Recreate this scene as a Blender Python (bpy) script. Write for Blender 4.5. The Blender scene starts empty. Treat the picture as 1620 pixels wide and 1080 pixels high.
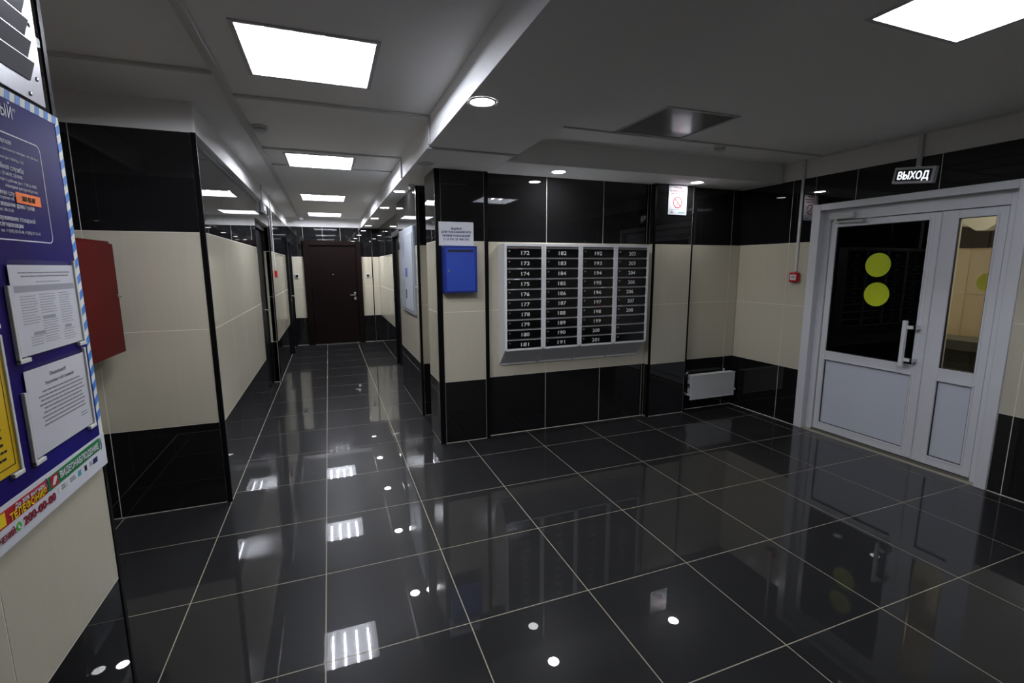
import bpy, bmesh, math, random
from mathutils import Vector, Matrix
random.seed(7)
scene = bpy.context.scene
C = scene.collection

# ------------------------------------------------------------------ camera
YAW, PITCH, ROLL = 0.36537, 0.15587, -0.00416
CAM = Vector((0.10217, -2.43870, 1.56750))
fw = Vector((math.sin(YAW) * math.cos(PITCH), math.cos(YAW) * math.cos(PITCH), -math.sin(PITCH)))
rt = Vector((math.cos(YAW), -math.sin(YAW), 0))
up = rt.cross(fw)
r2 = math.cos(ROLL) * rt + math.sin(ROLL) * up
u2 = -math.sin(ROLL) * rt + math.cos(ROLL) * up
cam_data = bpy.data.cameras.new('camera')
cam_data.sensor_width = 36.0
cam_data.lens = 750.36 / 1620.0 * 36.0
cam_data.clip_start = 0.02
cam = bpy.data.objects.new('camera', cam_data)
C.objects.link(cam)
cam.matrix_world = Matrix(((r2.x, u2.x, -fw.x, CAM.x), (r2.y, u2.y, -fw.y, CAM.y), (r2.z, u2.z, -fw.z, CAM.z), (0, 0, 0, 1)))
scene.camera = cam

# ------------------------------------------------------------------ world (night, windowless hall)
world = bpy.data.worlds.new('world')
scene.world = world
world.use_nodes = True
world.node_tree.nodes['Background'].inputs[0].default_value = (0.01, 0.012, 0.02, 1)
world.node_tree.nodes['Background'].inputs[1].default_value = 0.2

# ------------------------------------------------------------------ exposure and lamp strengths
scene.view_settings.view_transform = 'Standard'
scene.view_settings.look = 'None'
scene.view_settings.gamma = 1.0
scene.view_settings.use_curve_mapping = False
scene.view_settings.exposure = 0.0
TUBES = [168.0, 215.0, 215.0, 258.0, 138.0]                   # tubes of the square panels: corridor near to far, lobby
SPOTLIGHTS = [600.0, 250.0, 130.0, 240.0, 240.0, 240.0, 240.0]   # downlights: beam, soffit left, soffit right, corridor near to far
VESTIBULE = 185.0   # warm lamp in the entrance vestibule
scene.cycles.max_bounces = 8
scene.cycles.diffuse_bounces = 4
scene.cycles.glossy_bounces = 5
scene.cycles.transparent_max_bounces = 10
scene.cycles.caustics_reflective = True
scene.cycles.blur_glossy = 0.6
scene.cycles.caustics_refractive = False
scene.cycles.adaptive_threshold = 0.015

# ------------------------------------------------------------------ materials
M = {}
def srgb(r, g, b):
    f = lambda c: (c / 255 / 12.92) if c / 255 <= 0.04045 else ((c / 255 + 0.055) / 1.055) ** 2.4
    return (f(r), f(g), f(b))

def mat(name, col, rough=0.5, metal=0.0, col2=None, scale=(8, 8, 8), detail=3.0, rough_var=0.0, bump=0.0, bump_scale=200.0, emit=0.0, spec=0.5, coat=0.0):
    m = bpy.data.materials.new(name)
    m.use_nodes = True
    nt = m.node_tree
    p = nt.nodes['Principled BSDF']
    p.inputs['Base Color'].default_value = (*col, 1)
    p.inputs['Roughness'].default_value = rough
    p.inputs['Metallic'].default_value = metal
    p.inputs['Specular IOR Level'].default_value = spec
    p.inputs['Coat Weight'].default_value = coat
    if emit:
        p.inputs['Emission Color'].default_value = (*col, 1)
        p.inputs['Emission Strength'].default_value = emit
    tc = nt.nodes.new('ShaderNodeTexCoord')
    mp = nt.nodes.new('ShaderNodeMapping')
    mp.inputs['Scale'].default_value = scale
    nt.links.new(tc.outputs['Object'], mp.inputs['Vector'])
    nz = nt.nodes.new('ShaderNodeTexNoise')
    nz.inputs['Scale'].default_value = 1.0
    nz.inputs['Detail'].default_value = detail
    nt.links.new(mp.outputs['Vector'], nz.inputs['Vector'])
    if col2 is None:
        col2 = tuple(c * 0.92 for c in col)
    mx = nt.nodes.new('ShaderNodeMix')
    mx.data_type = 'RGBA'
    mx.inputs['A'].default_value = (*col, 1)
    mx.inputs['B'].default_value = (*col2, 1)
    nt.links.new(nz.outputs['Fac'], mx.inputs['Factor'])
    nt.links.new(mx.outputs['Result'], p.inputs['Base Color'])
    if rough_var:
        mr = nt.nodes.new('ShaderNodeMapRange')
        mr.inputs['To Min'].default_value = max(0.0, rough - rough_var)
        mr.inputs['To Max'].default_value = rough + rough_var
        nt.links.new(nz.outputs['Fac'], mr.inputs['Value'])
        nt.links.new(mr.outputs['Result'], p.inputs['Roughness'])
    if bump:
        n2 = nt.nodes.new('ShaderNodeTexNoise')
        n2.inputs['Scale'].default_value = bump_scale
        nt.links.new(tc.outputs['Object'], n2.inputs['Vector'])
        bp = nt.nodes.new('ShaderNodeBump')
        bp.inputs['Strength'].default_value = bump
        bp.inputs['Distance'].default_value = 0.002
        nt.links.new(n2.outputs['Fac'], bp.inputs['Height'])
        nt.links.new(bp.outputs['Normal'], p.inputs['Normal'])
    M[name] = m
    return m

mat('floor_tile', (0.015, 0.015, 0.0162), 0.30, col2=(0.022, 0.022, 0.0235), scale=(2.2, 2.2, 2.2), detail=5, rough_var=0.05, spec=0.055, coat=0.74)
M['floor_tile'].node_tree.nodes['Principled BSDF'].inputs['Coat Roughness'].default_value = 0.008   # polished glaze over a hazier body
mat('black_tile', (0.0075, 0.0075, 0.008), 0.006, col2=(0.010, 0.010, 0.0105), scale=(3, 3, 3))
mat('beige_tile', (0.54, 0.505, 0.40), 0.14, col2=(0.49, 0.46, 0.365), scale=(55, 55, 2.5), detail=4, rough_var=0.03)
mat('grout', (0.78, 0.75, 0.66), 0.85, scale=(30, 30, 30))
mat('floor_grout', (0.40, 0.36, 0.27), 0.85, col2=(0.28, 0.26, 0.20), scale=(9, 9, 9))
mat('black_trim', (0.004, 0.004, 0.0045), 0.4, spec=0.1)
mat('ceiling_paint', (0.87, 0.87, 0.87), 0.75, col2=(0.85, 0.85, 0.85), scale=(2, 2, 2), bump=0.05, bump_scale=60)
mat('plaster', (0.74, 0.73, 0.715), 0.75, col2=(0.71, 0.70, 0.685), scale=(3, 3, 3), bump=0.05, bump_scale=60)
mat('white_plastic', (0.68, 0.68, 0.70), 0.35)
mat('trunking_plastic', (0.62, 0.62, 0.62), 0.45)
mat('door_pvc', (0.66, 0.67, 0.70), 0.28, col2=(0.63, 0.64, 0.67), scale=(4, 4, 4))
mat('pvc_panel', (0.60, 0.63, 0.70), 0.35, col2=(0.57, 0.60, 0.67), scale=(3, 3, 3))
mat('gasket', (0.01, 0.01, 0.01), 0.6)
mat('threshold_metal', (0.35, 0.35, 0.34), 0.3, metal=1.0)
mat('chrome', (0.80, 0.80, 0.81), 0.28, metal=1.0)
mat('steel_plate', (0.52, 0.52, 0.54), 0.32, metal=1.0, col2=(0.44, 0.44, 0.46), scale=(6, 120, 6), rough_var=0.06)
mat('steel_slat_shaded', (0.07, 0.07, 0.08), 0.4, metal=0.5)  # shade of the down-tilted slats put into the colour, darker than the plate
mat('red_paint', srgb(78, 8, 9), 0.4, col2=srgb(73, 7, 8), scale=(5, 5, 5), spec=0.08)
mat('call_red', srgb(190, 30, 40), 0.35)
mat('blue_paint', srgb(28, 48, 135), 0.35)
mat('blue_door', srgb(44, 72, 170), 0.38, col2=srgb(40, 66, 160), scale=(4, 4, 4))
mat('slot_dark', (0.006, 0.008, 0.02), 0.5)
mat('paper', (0.70, 0.70, 0.74), 0.7, col2=(0.64, 0.64, 0.69), scale=(9, 9, 9))
mat('sign_white', (0.66, 0.67, 0.72), 0.5)
mat('print_navy', srgb(30, 35, 95), 0.5)
mat('print_grey', (0.22, 0.22, 0.25), 0.7)
mat('print_light_grey', (0.38, 0.38, 0.42), 0.7)
mat('print_white', (0.72, 0.71, 0.78), 0.5)
mat('print_red', srgb(176, 24, 40), 0.5)
mat('print_green', srgb(24, 120, 62), 0.5)
mat('print_crimson', srgb(150, 24, 50), 0.5)
mat('print_yellow', srgb(240, 210, 30), 0.5)
mat('print_lime', srgb(70, 180, 60), 0.5)
mat('print_black', (0.012, 0.012, 0.014), 0.5)
mat('print_teal', srgb(70, 160, 170), 0.5)
mat('border_blue', srgb(66, 128, 205), 0.4)
mat('border_white', (0.74, 0.76, 0.70), 0.4)
mat('yellow_sheet', srgb(235, 195, 10), 0.6, col2=srgb(225, 185, 8), scale=(6, 6, 6))
mat('orange_sticker', srgb(255, 120, 10), 0.5)
mat('clip_plastic', (0.66, 0.67, 0.62), 0.35)
mat('mailbox_grey', (0.78, 0.79, 0.81), 0.32, col2=(0.74, 0.75, 0.77), scale=(4, 4, 4))
mat('mailbox_black', (0.005, 0.0055, 0.006), 0.12)
mat('mailbox_flap', (0.30, 0.30, 0.31), 0.3)
mat('mailbox_hopper', (0.72, 0.73, 0.76), 0.45, col2=(0.68, 0.69, 0.72), scale=(5, 5, 5))
mat('number_white', (0.80, 0.80, 0.80), 0.5)
mat('radiator_white', (0.62, 0.63, 0.63), 0.35)
mat('rubber_black', (0.01, 0.01, 0.01), 0.5)
mat('brown_door', (0.005, 0.0027, 0.0023), 0.5, col2=(0.0075, 0.0038, 0.0032), scale=(40, 40, 1.5), rough_var=0.05, spec=0.06)
mat('dark_door', (0.005, 0.005, 0.006), 0.35, spec=0.15)
mat('panel_grey', (0.33, 0.36, 0.41), 0.35)
mat('panel_light', (0.38, 0.41, 0.46), 0.35)
mat('label_blue', srgb(50, 70, 140), 0.5)
mat('yellow_disc', srgb(196, 212, 22), 0.55)
mat('closer_grey', (0.50, 0.51, 0.50), 0.4)
mat('tinted_glass', (0.0012, 0.0014, 0.0014), 0.015, spec=0.13)
mat('lamp_frame', (0.55, 0.55, 0.57), 0.4)
mat('lamp_housing', (0.22, 0.22, 0.22), 0.6)
mat('vestibule_beige', (0.60, 0.50, 0.385), 0.3, col2=(0.56, 0.465, 0.355), scale=(30, 30, 2))
mat('vestibule_grey', (0.05, 0.053, 0.056), 0.5)
mat('vestibule_ledge', (0.085, 0.09, 0.095), 0.5)
mat('vestibule_black', (0.02, 0.016, 0.02), 0.2)
mat('prismatic_off', (0.16, 0.16, 0.17), 0.28, col2=(0.13, 0.13, 0.14), scale=(60, 60, 60), spec=0.8, coat=0.3)

def emission(name, col, strength):
    m = bpy.data.materials.new(name)
    m.use_nodes = True
    nt = m.node_tree
    nt.nodes.clear()
    o = nt.nodes.new('ShaderNodeOutputMaterial')
    e = nt.nodes.new('ShaderNodeEmission')
    e.inputs[0].default_value = (*col, 1)
    e.inputs[1].default_value = strength
    nt.links.new(e.outputs[0], o.inputs[0])
    M[name] = m
for k, v in enumerate(TUBES):
    emission('tube_light_%d' % k, (0.96, 0.97, 1.0), v)
for k, v in enumerate(SPOTLIGHTS):
    emission('spot_light_%d' % k, (0.97, 0.98, 1.0), v)
emission('vestibule_light', (1.0, 0.79, 0.52), VESTIBULE)
emission('exit_glow', (0.90, 0.95, 1.0), 1.15)

def mix_shader(name, build):
    m = bpy.data.materials.new(name)
    m.use_nodes = True
    nt = m.node_tree
    nt.nodes.clear()
    o = nt.nodes.new('ShaderNodeOutputMaterial')
    nt.links.new(build(nt), o.inputs[0])
    M[name] = m

def _diffuser(nt):
    t = nt.nodes.new('ShaderNodeBsdfTransparent')
    t.inputs[0].default_value = (0.95, 0.96, 1, 1)
    s = nt.nodes.new('ShaderNodeBsdfTranslucent')
    s.inputs[0].default_value = (0.93, 0.94, 0.97, 1)
    x = nt.nodes.new('ShaderNodeMixShader')
    x.inputs[0].default_value = 0.06
    nt.links.new(t.outputs[0], x.inputs[1])
    nt.links.new(s.outputs[0], x.inputs[2])
    return x.outputs[0]
mix_shader('prismatic_diffuser', _diffuser)

def _glass(nt):
    t = nt.nodes.new('ShaderNodeBsdfTransparent')
    t.inputs[0].default_value = (0.90, 0.93, 0.92, 1)
    g = nt.nodes.new('ShaderNodeBsdfGlossy')
    g.inputs['Roughness'].default_value = 0.01
    f = nt.nodes.new('ShaderNodeFresnel')
    f.inputs[0].default_value = 1.45
    x = nt.nodes.new('ShaderNodeMixShader')
    nt.links.new(f.outputs[0], x.inputs[0])
    nt.links.new(t.outputs[0], x.inputs[1])
    nt.links.new(g.outputs[0], x.inputs[2])
    return x.outputs[0]
mix_shader('clear_glass', _glass)

def _film(nt):
    t = nt.nodes.new('ShaderNodeBsdfTransparent')
    g = nt.nodes.new('ShaderNodeBsdfGlossy')
    g.inputs['Roughness'].default_value = 0.12
    g.inputs['Color'].default_value = (0.6, 0.6, 0.65, 1)
    x = nt.nodes.new('ShaderNodeMixShader')
    x.inputs[0].default_value = 0.06
    nt.links.new(t.outputs[0], x.inputs[1])
    nt.links.new(g.outputs[0], x.inputs[2])
    return x.outputs[0]
mix_shader('pocket_film', _film)

def _board(nt):
    p = nt.nodes.new('ShaderNodeBsdfPrincipled')
    p.inputs['Roughness'].default_value = 0.35
    p.inputs['Specular IOR Level'].default_value = 0.08
    tc = nt.nodes.new('ShaderNodeTexCoord')
    nz = nt.nodes.new('ShaderNodeTexNoise')
    nz.inputs['Scale'].default_value = 3.2
    nz.inputs['Detail'].default_value = 1.0
    nt.links.new(tc.outputs['Object'], nz.inputs['Vector'])
    cr = nt.nodes.new('ShaderNodeValToRGB')
    cr.color_ramp.elements[0].position = 0.35
    cr.color_ramp.elements[0].color = (*srgb(34, 20, 84), 1)
    cr.color_ramp.elements[1].position = 0.68
    cr.color_ramp.elements[1].color = (*srgb(34, 30, 110), 1)
    nt.links.new(nz.outputs['Fac'], cr.inputs[0])
    nt.links.new(cr.outputs[0], p.inputs['Base Color'])
    return p.outputs[0]
mix_shader('board_print', _board)

# ------------------------------------------------------------------ geometry helpers
WL = {}      # world location of an object's local origin

class MB:
    def __init__(s):
        s.v = []
        s.f = []
    def box(s, x0, x1, y0, y1, z0, z1):
        x0, x1 = min(x0, x1), max(x0, x1); y0, y1 = min(y0, y1), max(y0, y1); z0, z1 = min(z0, z1), max(z0, z1)
        n = len(s.v)
        s.v += [(x0, y0, z0), (x1, y0, z0), (x1, y1, z0), (x0, y1, z0), (x0, y0, z1), (x1, y0, z1), (x1, y1, z1), (x0, y1, z1)]
        s.f += [tuple(n + i for i in q) for q in ((0, 3, 2, 1), (4, 5, 6, 7), (0, 1, 5, 4), (1, 2, 6, 5), (2, 3, 7, 6), (3, 0, 4, 7))]
        return s
    def prism(s, poly, axis, lo, hi):
        """poly: 2D points in the two axes other than AXIS (in x,y,z order), extruded from lo to hi."""
        n = len(s.v); k = len(poly)
        for h in (lo, hi):
            for a, b in poly:
                s.v.append({'x': (h, a, b), 'y': (a, h, b), 'z': (a, b, h)}[axis])
        s.f.append(tuple(n + i for i in range(k)))
        s.f.append(tuple(n + k + i for i in reversed(range(k))))
        for i in range(k):
            j = (i + 1) % k
            s.f.append((n + i, n + k + i, n + k + j, n + j))
        return s
    def cyl(s, p0, p1, r, n=16, r1=None):
        p0, p1 = Vector(p0), Vector(p1)
        r1 = r if r1 is None else r1
        d = (p1 - p0).normalized()
        a = d.orthogonal().normalized(); b = d.cross(a)
        m = len(s.v)
        for p, rr in ((p0, r), (p1, r1)):
            for i in range(n):
                t = 2 * math.pi * i / n
                s.v.append(tuple(p + a * rr * math.cos(t) + b * rr * math.sin(t)))
        s.f.append(tuple(m + i for i in reversed(range(n))))
        s.f.append(tuple(m + n + i for i in range(n)))
        for i in range(n):
            j = (i + 1) % n
            s.f.append((m + i, m + j, m + n + j, m + n + i))
        return s
    def tube(s, pts, r, n=10):
        for a, b in zip(pts, pts[1:]):
            s.cyl(a, b, r, n)
        return s
    def lathe(s, c, axis, prof, n=28):
        """prof: (radius, height along axis) pairs, closed ring of revolution around c."""
        c = Vector(c); d = Vector(axis).normalized()
        a = d.orthogonal().normalized(); b = d.cross(a)
        m = len(s.v); k = len(prof)
        for i in range(n):
            t = 2 * math.pi * i / n
            for r, h in prof:
                s.v.append(tuple(c + d * h + (a * math.cos(t) + b * math.sin(t)) * r))
        for i in range(n):
            j = (i + 1) % n
            for q in range(k - 1):
                s.f.append((m + i * k + q, m + j * k + q, m + j * k + q + 1, m + i * k + q + 1))
        return s
    def frame_x(s, x0, x1, a0, a1, b0, b1, w, wb=None):
        """rectangular ring lying in the YZ plane."""
        wb = w if wb is None else wb
        s.box(x0, x1, a0, a0 + w, b0, b1); s.box(x0, x1, a1 - w, a1, b0, b1)
        s.box(x0, x1, a0 + w, a1 - w, b0, b0 + wb); s.box(x0, x1, a0 + w, a1 - w, b1 - w, b1)
        return s
    def frame_y(s, y0, y1, a0, a1, b0, b1, w, wb=None):
        wb = w if wb is None else wb
        s.box(a0, a0 + w, y0, y1, b0, b1); s.box(a1 - w, a1, y0, y1, b0, b1)
        s.box(a0 + w, a1 - w, y0, y1, b0, b0 + wb); s.box(a0 + w, a1 - w, y0, y1, b1 - w, b1)
        return s
    def frame_z(s, z0, z1, a0, a1, b0, b1, w):
        s.box(a0, a0 + w, b0, b1, z0, z1); s.box(a1 - w, a1, b0, b1, z0, z1)
        s.box(a0 + w, a1 - w, b0, b0 + w, z0, z1); s.box(a0 + w, a1 - w, b1 - w, b1, z0, z1)
        return s
    def xform(s, m):
        s.v = [tuple(m @ Vector(p)) for p in s.v]
        return s
    def build(s, name, material, parent=None, bevel=0.0, smooth=False, seg=1):
        off = WL.get(parent, Vector((0, 0, 0))) if parent else Vector((0, 0, 0))
        me = bpy.data.meshes.new(name)
        me.from_pydata([tuple(Vector(p) - off) for p in s.v], [], s.f)
        bm = bmesh.new(); bm.from_mesh(me)
        bmesh.ops.recalc_face_normals(bm, faces=bm.faces)
        if bevel:
            bmesh.ops.bevel(bm, geom=list(bm.edges), offset=bevel, segments=seg, affect='EDGES', clamp_overlap=True)
        bm.to_mesh(me); bm.free()
        if smooth:
            for p in me.polygons:
                p.use_smooth = len(p.vertices) == 4
        me.materials.append(M[material])
        o = bpy.data.objects.new(name, me)
        C.objects.link(o)
        if parent:
            o.parent = parent
        WL[o] = off.copy()
        return o

def tag(o, label=None, cat=None, group=None, kind=None):
    if label: o['label'] = label
    if cat: o['category'] = cat
    if group: o['group'] = group
    if kind: o['kind'] = kind
    return o

def thing(name, loc, label=None, cat=None, group=None, kind=None):
    o = bpy.data.objects.new(name, None)
    o.empty_display_size = 0.05
    C.objects.link(o)
    o.location = loc
    WL[o] = Vector(loc)
    return tag(o, label, cat, group, kind)

def copy_tree(o, parent=None):
    c = o.copy()
    C.objects.link(c)
    c.parent = parent
    for ch in list(o.children):
        copy_tree(ch, c)
    return c

def rects_minus(rects, holes):
    for h in holes:
        out = []
        for a0, a1, b0, b1 in rects:
            if h[1] <= a0 or h[0] >= a1 or h[3] <= b0 or h[2] >= b1:
                out.append((a0, a1, b0, b1)); continue
            l, r = max(a0, h[0]), min(a1, h[1])
            if a0 < l: out.append((a0, l, b0, b1))
            if r < a1: out.append((r, a1, b0, b1))
            if b0 < h[2]: out.append((l, r, b0, h[2]))
            if h[3] < b1: out.append((l, r, h[3], b1))
        rects = out
    return rects

ZB, ZJ, ZT, ZTOP, ZC = 0.565, 1.183, 1.785, 2.375, 2.55
ROWS = [(0.004, ZB, 'black_tile'), (ZB, ZJ, 'beige_tile'), (ZJ, ZT, 'beige_tile'), (ZT, ZTOP, 'black_tile')]
GAP = 0.0042

def wall_face(parent, axis, c, sgn, a0, a1, joints=(), holes=(), rows=ROWS, trims=(), band=True, thick=0.09, inset0=0.0, inset1=0.0):
    """Grout-coloured backing is returned for the wall's own mesh; tiles, plaster band and corner trims become parts.
    axis 'x': plane x=c over y in a0..a1; axis 'y': plane y=c over x. sgn: side the tiles face."""
    def bx(mb, lo, hi, p0, p1, q0, q1):
        if axis == 'x': mb.box(lo, hi, p0, p1, q0, q1)
        else: mb.box(p0, p1, lo, hi, q0, q1)
        return mb
    back = []
    for (p0, p1, q0, q1) in rects_minus([(a0, a1, 0.0, ZTOP)], holes):
        e0, e1 = (.002 if p0 == a0 else 0), (.002 if p1 == a1 else 0)
        back.append((axis, c - sgn * thick, c - sgn * 0.0008, p0 + e0, p1 - e1, q0, q1))
    js = [a0 + inset0] + sorted(j for j in joints if a0 + inset0 + .02 < j < a1 - inset1 - .02) + [a1 - inset1]
    for (z0, z1, m) in rows:
        for j0, j1 in zip(js, js[1:]):
            for (p0, p1, q0, q1) in rects_minus([(j0, j1, z0, z1)], holes):
                if p1 - p0 < 0.012 or q1 - q0 < 0.012:
                    continue
                g = GAP / 2
                bx(MB(), c - sgn * 0.009, c, p0 + g, p1 - g, q0 + g, q1 - g).build('tile', m, parent)
    for (t0, t1) in trims:
        bx(MB(), c - sgn * 0.012, c + sgn * 0.003, t0, t1, 0.0, ZTOP).build('corner_trim', 'black_trim', parent)
    if band:
        for (p0, p1, q0, q1) in rects_minus([(a0, a1, ZTOP, ZC + 0.02)], holes):
            bx(MB(), c - sgn * thick, c - sgn * 0.004, p0, p1, q0, q1).build('plaster_band', 'plaster', parent)
    return back

def backing(wall_boxes):
    mb = MB()
    for axis, lo, hi, p0, p1, q0, q1 in wall_boxes:
        if axis == 'x': mb.box(lo, hi, p0, p1, q0, q1)
        else: mb.box(p0, p1, lo, hi, q0, q1)
    return mb

def wall(name, faces, label, extra=()):
    """faces: list of argument dicts for wall_face; builds one wall object with its tiles as parts."""
    boxes = []
    me_root = bpy.data.objects.new(name, bpy.data.meshes.new(name))
    C.objects.link(me_root)
    WL[me_root] = Vector((0, 0, 0))
    for f in faces:
        boxes += wall_face(me_root, **f)
    mb = backing(boxes)
    for e in extra:
        mb.box(*e)
    me = me_root.data
    me.from_pydata(mb.v, [], mb.f)
    me.materials.append(M['grout'])
    tag(me_root, label, None, None, 'structure')
    return me_root

# basis matrices for lettering: text x, text y, outward normal
FACE_PX = Matrix(((0, 0, 1), (1, 0, 0), (0, 1, 0)))     # on a wall facing +X: reads towards +Y
FACE_NY = Matrix(((1, 0, 0), (0, 0, -1), (0, 1, 0)))    # on a wall facing -Y: reads towards +X
FACE_NX = Matrix(((0, 0, -1), (-1, 0, 0), (0, 1, 0)))   # on a wall facing -X: reads towards -Y
TEXTS = []
def text(name, s, cap, pos, basis, material, parent, align='CENTER', bold=0.0, sx=1.0, res=3, roll=0.0, space=1.0, fit=None):
    """cap: capital height in metres; pos: baseline anchor in world space. Turned to mesh in one go further down."""
    cu = bpy.data.curves.new(name, 'FONT')
    cu.body = s
    cu.size = cap / 0.73 * 100.0      # outlined large for a clean fill, scaled down below
    cu.align_x = align
    cu.resolution_u = res
    cu.extrude = 0.025
    cu.space_character = space
    o = bpy.data.objects.new(name, cu)
    C.objects.link(o)
    TEXTS.append((o, name, pos, basis, material, parent, sx, roll, fit, bold))

def flush_texts():
    bpy.context.view_layer.update()
    dg = bpy.context.evaluated_depsgraph_get()
    made = []
    for o, name, pos, basis, material, parent, sx, roll, fit, bold in TEXTS:
        me = bpy.data.meshes.new_from_object(o.evaluated_get(dg))
        if fit and me.vertices:
            xs = [v.co.x for v in me.vertices]
            sx = fit / max(1e-6, (max(xs) - min(xs)) * 0.01)
        m3 = basis @ Matrix.Rotation(roll, 3, 'Z') @ Matrix.Diagonal((sx * 0.01, 0.01, 0.01))
        m4 = m3.to_4x4()
        m4.translation = Vector(pos) - WL.get(parent, Vector((0, 0, 0)))
        me.transform(m4)
        if bold:      # heavier strokes: the outline again, shifted a little to each side
            bm = bmesh.new(); bm.from_mesh(me)
            geo = list(bm.verts) + list(bm.edges) + list(bm.faces)
            for q, (du, dv) in enumerate(((1, 0), (-1, 0), (0, 1), (0, -1))):
                ret = bmesh.ops.duplicate(bm, geom=geo)
                sh = basis @ Vector((du * bold, dv * bold, (q + 1) * 1.2e-4))
                bmesh.ops.translate(bm, vec=sh, verts=[v for v in ret['geom'] if isinstance(v, bmesh.types.BMVert)])
            bm.to_mesh(me); bm.free()
        me.materials.clear()
        me.materials.append(M[material])
        me.name = name
        made.append((name, me, parent))
    for o, *_ in TEXTS:
        cu = o.data
        bpy.data.objects.remove(o)
        bpy.data.curves.remove(cu)
    for name, me, parent in made:
        n = bpy.data.objects.new(name, me)
        C.objects.link(n)
        n.parent = parent
        WL[n] = WL.get(parent, Vector((0, 0, 0))).copy()
    TEXTS.clear()

# =================================================================== STRUCTURE
XL, XP, XR2, XR = -0.60, 0.96, 1.115, 4.34
YR, YP, YM, YP2, YE = 1.065, 1.575, 1.622, 1.555, 8.05
XREC, YB = -1.33, -0.632
YF = -4.0

# ---- floor: dark polished tiles on light grout
fl = MB().box(-1.43, 4.50, YF - 0.1, 1.72, -0.08, -0.0005)
fl.box(-0.80, 1.60, 1.72, YE + 0.1, -0.08, -0.0005)
floor = fl.build('floor', 'floor_grout')
tag(floor, 'polished near-black square floor tiles with light grout', kind='structure')
regions = [(-1.33, 4.34, YF, 1.2), (-0.74, 1.2, 1.2, YE), (1.2, 4.34, 1.2, 1.62), (1.2, 1.44, 1.98, 2.50)]
cache = {}
for i in range(-3, 8):
    for j in range(-7, 14):
        cx0, cx1, cy0, cy1 = i * .6, i * .6 + .6, j * .6, j * .6 + .6
        for rx0, rx1, ry0, ry1 in regions:
            x0, x1, y0, y1 = max(cx0, rx0), min(cx1, rx1), max(cy0, ry0), min(cy1, ry1)
            if x1 - x0 < .03 or y1 - y0 < .03:
                continue
            g = 0.0024
            key = (round(x1 - x0, 3), round(y1 - y0, 3))
            if key not in cache:
                w, h = x1 - x0 - 2 * g, y1 - y0 - 2 * g
                o = MB().box(0, w, 0, h, -0.009, 0).build('tile', 'floor_tile', floor)
                cache[key] = o
            else:
                o = cache[key].copy(); C.objects.link(o)
            o.location = (x0 + g, y0 + g, 0)

# ---- ceiling slab with openings for the recessed lamps; beam and soffit hang from it
LAMPS = [(0.082, 0.185), (0.095, 2.55), (0.10, 5.05), (0.105, 7.35), (2.485, -1.29)]
LAMP_OFF = (2.425, 0.435)
holes = [(x - .285, x + .285, y - .285, y + .285) for x, y in LAMPS + [LAMP_OFF]]
mb = MB()
for (x0, x1, y0, y1) in rects_minus([(-1.43, 4.46, YF - .1, YE + .1)], holes):
    mb.box(x0, x1, y0, y1, ZC, ZC + .12)
ceiling = mb.build('ceiling', 'ceiling_paint')
tag(ceiling, 'grey-white painted ceiling with square recessed lamps', kind='structure')
MB().box(0.783, 1.43, YF, YE, ZTOP - .005, ZC).build('beam', 'ceiling_paint', ceiling)
MB().box(1.43, 4.34, 1.15, YM + .01, ZTOP - .006, ZC).build('soffit', 'ceiling_paint', ceiling)

# ---- walls
wall('wall_left', [
    dict(axis='x', c=XL, sgn=1, a0=YF, a1=YB, joints=[-1.178, -1.778, -2.378, -2.978, -3.578], trims=[(YB - .018, YB)], inset1=.018),
], 'tiled pier wall that carries the blue notice board')
wall('wall_left_return', [
    dict(axis='y', c=YB, sgn=1, a0=XREC, a1=XL, joints=[], trims=[(XL - .012, XL)], inset1=.012),
], 'tiled return of the notice board wall into the recess')
wall('wall_recess', [
    dict(axis='x', c=XREC, sgn=1, a0=YB, a1=YR, joints=[-.14, .46]),
], 'tiled side wall of the shallow recess behind the red cabinet')
DA = (3.40, 4.74)      # dark door in the left corridor wall
DB = (7.08, 7.98)      # dark door beside the far end
wall('wall_corridor_left', [
    dict(axis='y', c=YR, sgn=-1, a0=XREC, a1=XL, joints=[-1.213], trims=[(XL - .027, XL)], inset1=.027, thick=.06),
    dict(axis='x', c=XL, sgn=1, a0=YR, a1=YE, joints=[1.665, 2.265, 2.865, 5.34, 5.94, 6.54], trims=[(YR, YR + .012), (DA[1], DA[1] + .02)], inset0=.012,
         holes=[(DA[0], DA[1], 0, 2.105), (DB[0], DB[1], 0, 2.10)], thick=.06),
    dict(axis='y', c=DA[1], sgn=-1, a0=-.72, a1=XL - .012, joints=[], band=False, rows=[(0.004, ZB, 'black_tile'), (ZB, ZJ, 'beige_tile'), (ZJ, ZT, 'beige_tile'), (ZT, 2.10, 'black_tile')], thick=.03),
], 'left corridor wall with a black and beige tile banding')
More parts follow.
